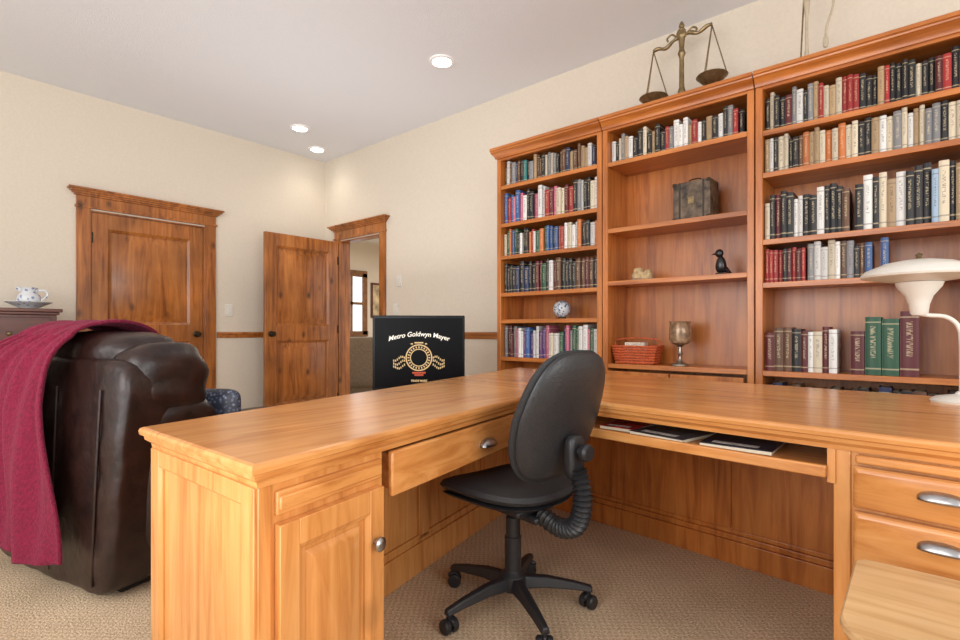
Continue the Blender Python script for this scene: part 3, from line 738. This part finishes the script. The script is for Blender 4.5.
bm = B(); pillow(bm, outline(lambda a: se(a, .225, .215, 3)), .03, .035, seat_place); mk('seat', bm, BLACKF, parent=ch)
bm = B(); pillow(bm, outline(lambda a: se(a, .215, .205, 3)), .02, .008, lambda x, y, z: seat_place(x, y, z)-Vector((0, 0, .026))); mk('seat_shell', bm, BLACKP, parent=ch)
def bo(a):
    x, z = se(a, .196, .220, 3.6)
    x *= 1-.20*max(0, z/.22)**1.3-.18*max(0, -z/.22)**1.5
    return (x, z)
def back_place(x, y, z):
    yy = -.240+y+1.0*x*x-.10*(z/.215)*.35-.03*math.sin((z/.215+.2)*1.5)
    return Vector((x, yy, .720+z))
bm = B(); pillow(bm, outline(bo), .012, .05, back_place); mk('backrest', bm, BLACKF, parent=ch)
bm = B(); pillow(bm, [(x*.965, z*.965) for x, z in outline(bo)], .024, .006, lambda x, y, z: back_place(x, y, z)+Vector((0, -.016, 0)), 10); mk('backrest_shell', bm, simple('back_shell_plastic', (.024, .024, .026), .38, noise=.25, nscale=150, bump=.15), parent=ch, label='smooth black plastic back shell')
path = smoothpts([(0, -.14, .375), (0, -.22, .355), (0, -.285, .375), (0, -.315, .43), (0, -.318, .50), (0, -.300, .56)], 9)
rad = [(.033 if i % 2 else .023) for i in range(len(path))]
bm = B(); tube(bm, path, rad, 14); mk('bellows', bm, BLACKP, parent=ch, label='ribbed black rubber bellows over the back support', ang=80)
bm = B(); puff(bm, (0, -.286, .60), (.070, .040, .14), 4, 6); mk('back_bracket', bm, BLACKP, parent=ch)
bm = B(); lathe(bm, [(0, 0), (.012, 0), (.012, .02), (.026, .024), (.028, .04), (.022, .05), (0, .052)], seg=18, M=Matrix.Translation((0, -.298, .62)) @ Matrix.Rotation(math.radians(90), 4, 'X')); mk('knob', bm, BLACKP, parent=ch)

# ---------------------------------------------------------------- recliner
RL0 = (-2.60, .475, 0)
rc = empty('recliner', RL0, math.radians(13.1), 'dark brown leather recliner seen from behind, beside the desk', 'armchair')
def wr(a, f=1.0):
    def g(w):
        k = a*(math.sin(23*w.x*f+7*w.z)+math.sin(31*w.z*f-11*w.x+w.y*9)+.6*math.sin(57*w.x-43*w.z))
        return w+Vector((k*.5, k, k*.6))
    return g
cx = -.07
bm = B(); puff(bm, (cx, .46, .27), (.84, .84, .42), 8, 14, fn=wr(.002)); mk('base', bm, LEATHER, parent=rc)
bm = B(); puff(bm, (cx, .09, .455), (.95, .20, .88), 10, 24, fn=lambda w: wr(.002)(Vector((w.x*(1+.04*w.z/.44), w.y+.05*w.z, w.z)))); mk('back_panel', bm, LEATHER, parent=rc)
for xx in (.05, .36):
    bm = B(); tube(bm, smoothpts([(cx+xx, -.028, .06), (cx+xx, -.016, .4), (cx+xx*1.02, -.002, .78)]), .005); mk('seam_piping', bm, LEATHER, parent=rc)
for k, (z, yy, hh, dd) in enumerate(((.865, .19, .27, .30), (.66, .27, .28, .26), (.50, .30, .22, .24))):
    bm = B(); puff(bm, (cx, yy, z), (.80 if k == 0 else .70, dd, hh), 3.4, 22, fn=wr(.004)); mk('back_cushion', bm, LEATHER, parent=rc)
for sx in (-1, 1):
    bm = B(); puff(bm, (cx+sx*.385, .21, .80), (.22, .33, .30), 3, 24, fn=wr(.0045, 1.5)); mk('wing', bm, LEATHER, parent=rc)
    bm = B(); puff(bm, (cx+sx*.395, .25, .60), (.20, .32, .28), 3, 20, fn=wr(.004, 1.3)); mk('wing', bm, LEATHER, parent=rc)
    bm = B(); puff(bm, (cx+sx*.40, .52, .36), (.22, .86, .54), 4.5, 18, fn=wr(.003)); mk('arm', bm, LEATHER, parent=rc)
bm = B(); puff(bm, (cx, .56, .45), (.60, .60, .22), 4, 12, fn=wr(.003)); mk('seat', bm, LEATHER, parent=rc)
bm = B(); puff(bm, (cx, .93, .30), (.60, .10, .36), 4, 10, fn=wr(.003)); mk('footrest', bm, LEATHER, parent=rc)
bm = B(); box(bm, cx-.38, cx+.38, .06, .86, .0, .09); mk('foot_frame', bm, simple('dark_frame', (.01, .008, .008), .6), parent=rc, bevel=.01)

path = smoothpts([(0, .42, .86), (0, .35, .985), (0, .24, 1.035), (0, .12, 1.035), (0, .02, .985), (0, -.050, .88), (0, -.065, .70), (0, -.072, .50), (0, -.082, .30), (0, -.092, .16)], 8)
NS = len(path); NT = 90
bm = B(); grid = []
for i, p in enumerate(path):
    s = i/(NS-1); down = max(0, (.98-p.z)/.82) if p.y < .1 else 0
    xl = -.36-.42*min(1, down*3)**.8; xr = .10 if down == 0 else (.10-.10*min(1, down*3.2)**.8+.22*down)
    r = []
    for j in range(NT+1):
        t = j/NT; x = xl+(xr-xl)*t
        fold = .026*min(1, .2+down*1.3)*math.sin(t*19+1.6*math.sin(s*4))+.011*math.sin(t*43+s*6)
        y = p.y-fold*.8-.02*down if p.y < .1 else p.y
        z = p.z + (.008*math.sin(t*15) if p.y >= .02 else 0)+ (.022*math.sin(t*5+1)*down)
        r.append(bm.verts.new((x+.010*math.sin(s*19+t*3), y-.016, z)))
    grid.append(r)
for a, b in zip(grid, grid[1:]):
    for j in range(NT): bm.faces.new((a[j], a[j+1], b[j+1], b[j]))
th = mk('throw_blanket', bm, THROW, loc=RL0, rz=math.radians(13.1), label='magenta plush throw blanket draped over the leather recliner', cat='blanket', solid=.012)

e = empty('cushion', (-2.44, .98, .56), math.radians(40), 'small dark blue floral cushion resting on the recliner seat', 'cushion')
bm = B(); pillow(bm, outline(lambda a: se(a, .14, .09, 5)), .04, .04, lambda x, y, z: Vector((x, y, z+.09))); mk('cushion_cover', bm, pattern('floral_print', (.28,.28,.32), (.03,.035,.055), 60, (.09,.11,.18)), parent=e)

# ---------------------------------------------------------------- chest with pitcher
chs = empty('chest_of_drawers', (-5.12, .36, 0), 0, 'dark cherry chest of drawers against the wall', 'chest of drawers')
bm = B(); box(bm, -.22, .20, -.52, .52, .06, 1.12); mk('carcass', bm, wood('cherry', 'z'), parent=chs, bevel=.004)
bm = B(); box(bm, -.23, .23, -.55, .55, 1.14, 1.165); box(bm, -.225, .215, -.535, .535, 1.12, 1.14); mk('chest_top', bm, wood('cherry', 'y'), parent=chs, bevel=.004)
bm = B(); box(bm, -.22, .19, -.51, .51, 0, .06); mk('plinth', bm, wood('cherry', 'y'), parent=chs)
for k in range(4):
    bm = B(); box(bm, .20, .215, -.48, .48, .10+k*.255, .10+k*.255+.235); dr = mk('drawer', bm, wood('cherry', 'y'), parent=chs, bevel=.004)
    for y in (-.25, .25):
        bm = B(); puff(bm, (.228, y, .217+k*.255), (.03, .03, .03), 2, 4); mk('knob', bm, BRASS, parent=dr)
PORC = pattern('blue_white_porcelain', (.20,.25,.42), (.66,.68,.70), 26)
PORC.node_tree.nodes['Color Ramp'].color_ramp.elements[1].position = .24
e = empty('wash_bowl', (-5.08, .745, 1.1655), 0, 'white and blue porcelain bowl on the dark chest', 'bowl')
bm = B(); lathe(bm, [(0, 0), (.05, 0), (.055, .008), (.10, .03), (.14, .05), (.138, .053), (.09, .036), (.04, .014), (0, .012)], seg=32); mk('bowl', bm, PORC, parent=e)
e = empty('pitcher', (-5.08, .745, 1.18), 0, 'white and blue porcelain pitcher standing in the bowl', 'pitcher')
bm = B(); lathe(bm, [(0, 0), (.04, 0), (.045, .01), (.072, .045), (.07, .08), (.045, .11), (.042, .125), (.052, .145), (.048, .145), (.036, .122), (.0, .03)], seg=28); mk('body', bm, PORC, parent=e)
bm = B(); tube(bm, smoothpts([(.03, .035, .12), (.045, .085, .125), (.05, .10, .09), (.045, .065, .05)]), .007); mk('handle', bm, PORC, parent=e)
bm = B(); tube(bm, [(-.02, -.035, .12), (-.04, -.065, .145)], [.018, .010]); mk('spout', bm, PORC, parent=e)

# ---------------------------------------------------------------- television
tvp = Vector((-2.586, 2.395, 0)); rz = math.radians(45)
tb = empty('television_stand', tvp, rz, 'low black stand holding the television behind the desk', 'tv stand')
bm = B(); box(bm, -.36, .36, -.18, .18, .50, .53); mk('stand_top', bm, BLACKP, parent=tb, bevel=.004)
bm = B(); box(bm, -.34, .34, -.17, .17, .14, .16); mk('shelf', bm, BLACKP, parent=tb, bevel=.004)
for x in (-.33, .33):
    for y in (-.15, .15):
        bm = B(); box(bm, x-.02, x+.02, y-.02, y+.02, 0, .50); mk('leg', bm, BLACKP, parent=tb)
tv = empty('television', tvp+Vector((0, 0, .53)), rz, 'black flat television showing a gold film studio emblem on black', 'television')
TW, T0, T1 = .31, .04, .575
bm = B(); box(bm, -TW, TW, -.02, .035, T0, T1); box(bm, -TW*.7, TW*.7, .035, .07, T0+.06, T1-.1); mk('housing', bm, simple('gloss_black', (.005, .005, .006), .2, spec=.3), parent=tv, bevel=.005)
bm = B(); box(bm, -TW+.015, TW-.015, -.022, -.019, T0+.05, T1-.018); mk('screen', bm, SCREEN, parent=tv)
bm = B(); box(bm, -.15, .15, -.09, .09, 0, .012); box(bm, -.03, .03, -.01, .02, .012, T0+.03); mk('stand', bm, BLACKP, parent=tv, bevel=.004)
def screentext(txt, size, zc, mat, arc, name='screen_text'):
    cu = D.curves.new('t', 'FONT'); cu.body = txt; cu.size = size; cu.align_x = 'CENTER'; cu.extrude = .0004; cu.shear = .15; cu.offset = .0008
    t = D.objects.new('t', cu); link(t); dg = bpy.context.evaluated_depsgraph_get()
    me = D.meshes.new_from_object(t.evaluated_get(dg)); D.objects.remove(t)
    for v in me.vertices:
        x, z = v.co.x, v.co.y; v.co = Vector((x, -.0235+v.co.z*.5, zc+z-arc*x*x))
    me.materials.clear(); me.materials.append(mat); o = D.objects.new(name, me); link(o); o.parent = tv
    return o
screentext('Metro Goldwyn Mayer', .044, .435, WHITEE, .8)
screentext('TRADE MARK', .018, .128, GOLDE, 0)
zc = .29
bm = B()
def ring(r0, r1, n=48):
    a = [[bm.verts.new((rr*math.cos(2*math.pi*i/n), -.0235, zc+rr*math.sin(2*math.pi*i/n))) for i in range(n)] for rr in (r0, r1)]
    for i in range(n): bm.faces.new((a[0][i], a[0][(i+1)%n], a[1][(i+1)%n], a[1][i]))
ring(.082, .090); ring(.054, .060)
for k in range(24):
    a = 2*math.pi*k/24; c, s = math.cos(a), math.sin(a)
    bm.faces.new([bm.verts.new(((rr)*c-dd*s, -.0238, zc+rr*s+dd*c)) for rr, dd in ((.064, -.004), (.077, -.004), (.077, .004), (.064, .004))])
def quad(x0, x1, z0, z1): bm.faces.new([bm.verts.new(p) for p in ((x0, -.0236, z0), (x1, -.0236, z0), (x1, -.0236, z1), (x0, -.0236, z1))])
for sg in (-1, 1):
    for strip in range(3):
        for k in range(7):
            x = sg*(.092+k*.012); h = .007; zz = zc-.0-strip*.028+.010*math.sin(k*.9+strip)-.002*k
            bm.faces.new([bm.verts.new(p) for p in ((x, -.0236, zz-h), (x+sg*.007, -.0236, zz-h), (x+sg*.009, -.0236, zz+h), (x+sg*.002, -.0236, zz+h))])
quad(-.03, .03, zc+.096, zc+.105); quad(-.055, -.04, zc+.089, zc+.097); quad(.04, .055, zc+.089, zc+.097)
mk('screen_emblem', bm, GOLDE, parent=tv, smooth=False)
bm = B(); quad(-.045, .045, zc-.108, zc-.096); quad(-.03, .03, zc-.123, zc-.111)
mk('screen_ribbon', bm, REDE, parent=tv, smooth=False)

# ---------------------------------------------------------------- lights, world, camera
w = D.worlds.new('world'); scene.world = w; w.use_nodes = True
bg = w.node_tree.nodes['Background']; bg.inputs[0].default_value = (.97, .98, 1, 1); bg.inputs[1].default_value = 1.02
def area(loc, tgt, sx, sy, en, col):
    l = D.lights.new('window_or_fill_light', 'AREA'); l.shape = 'RECTANGLE'; l.size = sx; l.size_y = sy; l.energy = en; l.color = col  # serves the windows behind the camera and the added fills
    o = D.objects.new('window_or_fill_light', l); o.location = loc
    o.rotation_euler = (Vector(tgt)-Vector(loc)).to_track_quat('-Z', 'Y').to_euler(); link(o)
area((-1.5, -3.0, 1.9), (-1.8, 2, 1.1), 4.0, 1.8, 90, (1, .97, .93))
area((3.0, .2, 1.8), (-2, 1.6, 1.0), 3.0, 1.6, 75, (1, .97, .93))
area((-1.2, -.9, 1.3), (-2.2, .6, 3.0), 2.4, 2.4, 42, (.95, .97, 1))  # added bounce fill by the camera, aimed up to brighten the ceiling
area((-3.6, 2.2, 1.5), (-3.6, 2.2, 3.0), 1.6, 1.6, 9, (.95, .97, 1))  # weak added fill pointing straight up at the ceiling, not a window
area((-6.5, 6.2, 2.8), (-6.5, 6.2, 0), 2.5, 2.5, 130, (1, .96, .90))  # added overhead fill that brightens the hall, not a window
cam = D.cameras.new('camera'); co = D.objects.new('camera', cam); link(co)
co.location = (0, 0, 1.0); co.rotation_euler = (math.radians(90), 0, math.radians(40.45))
cam.sensor_width = 36; cam.lens = 36*515/960; cam.shift_y = 11/960; cam.clip_start = .02
scene.camera = co
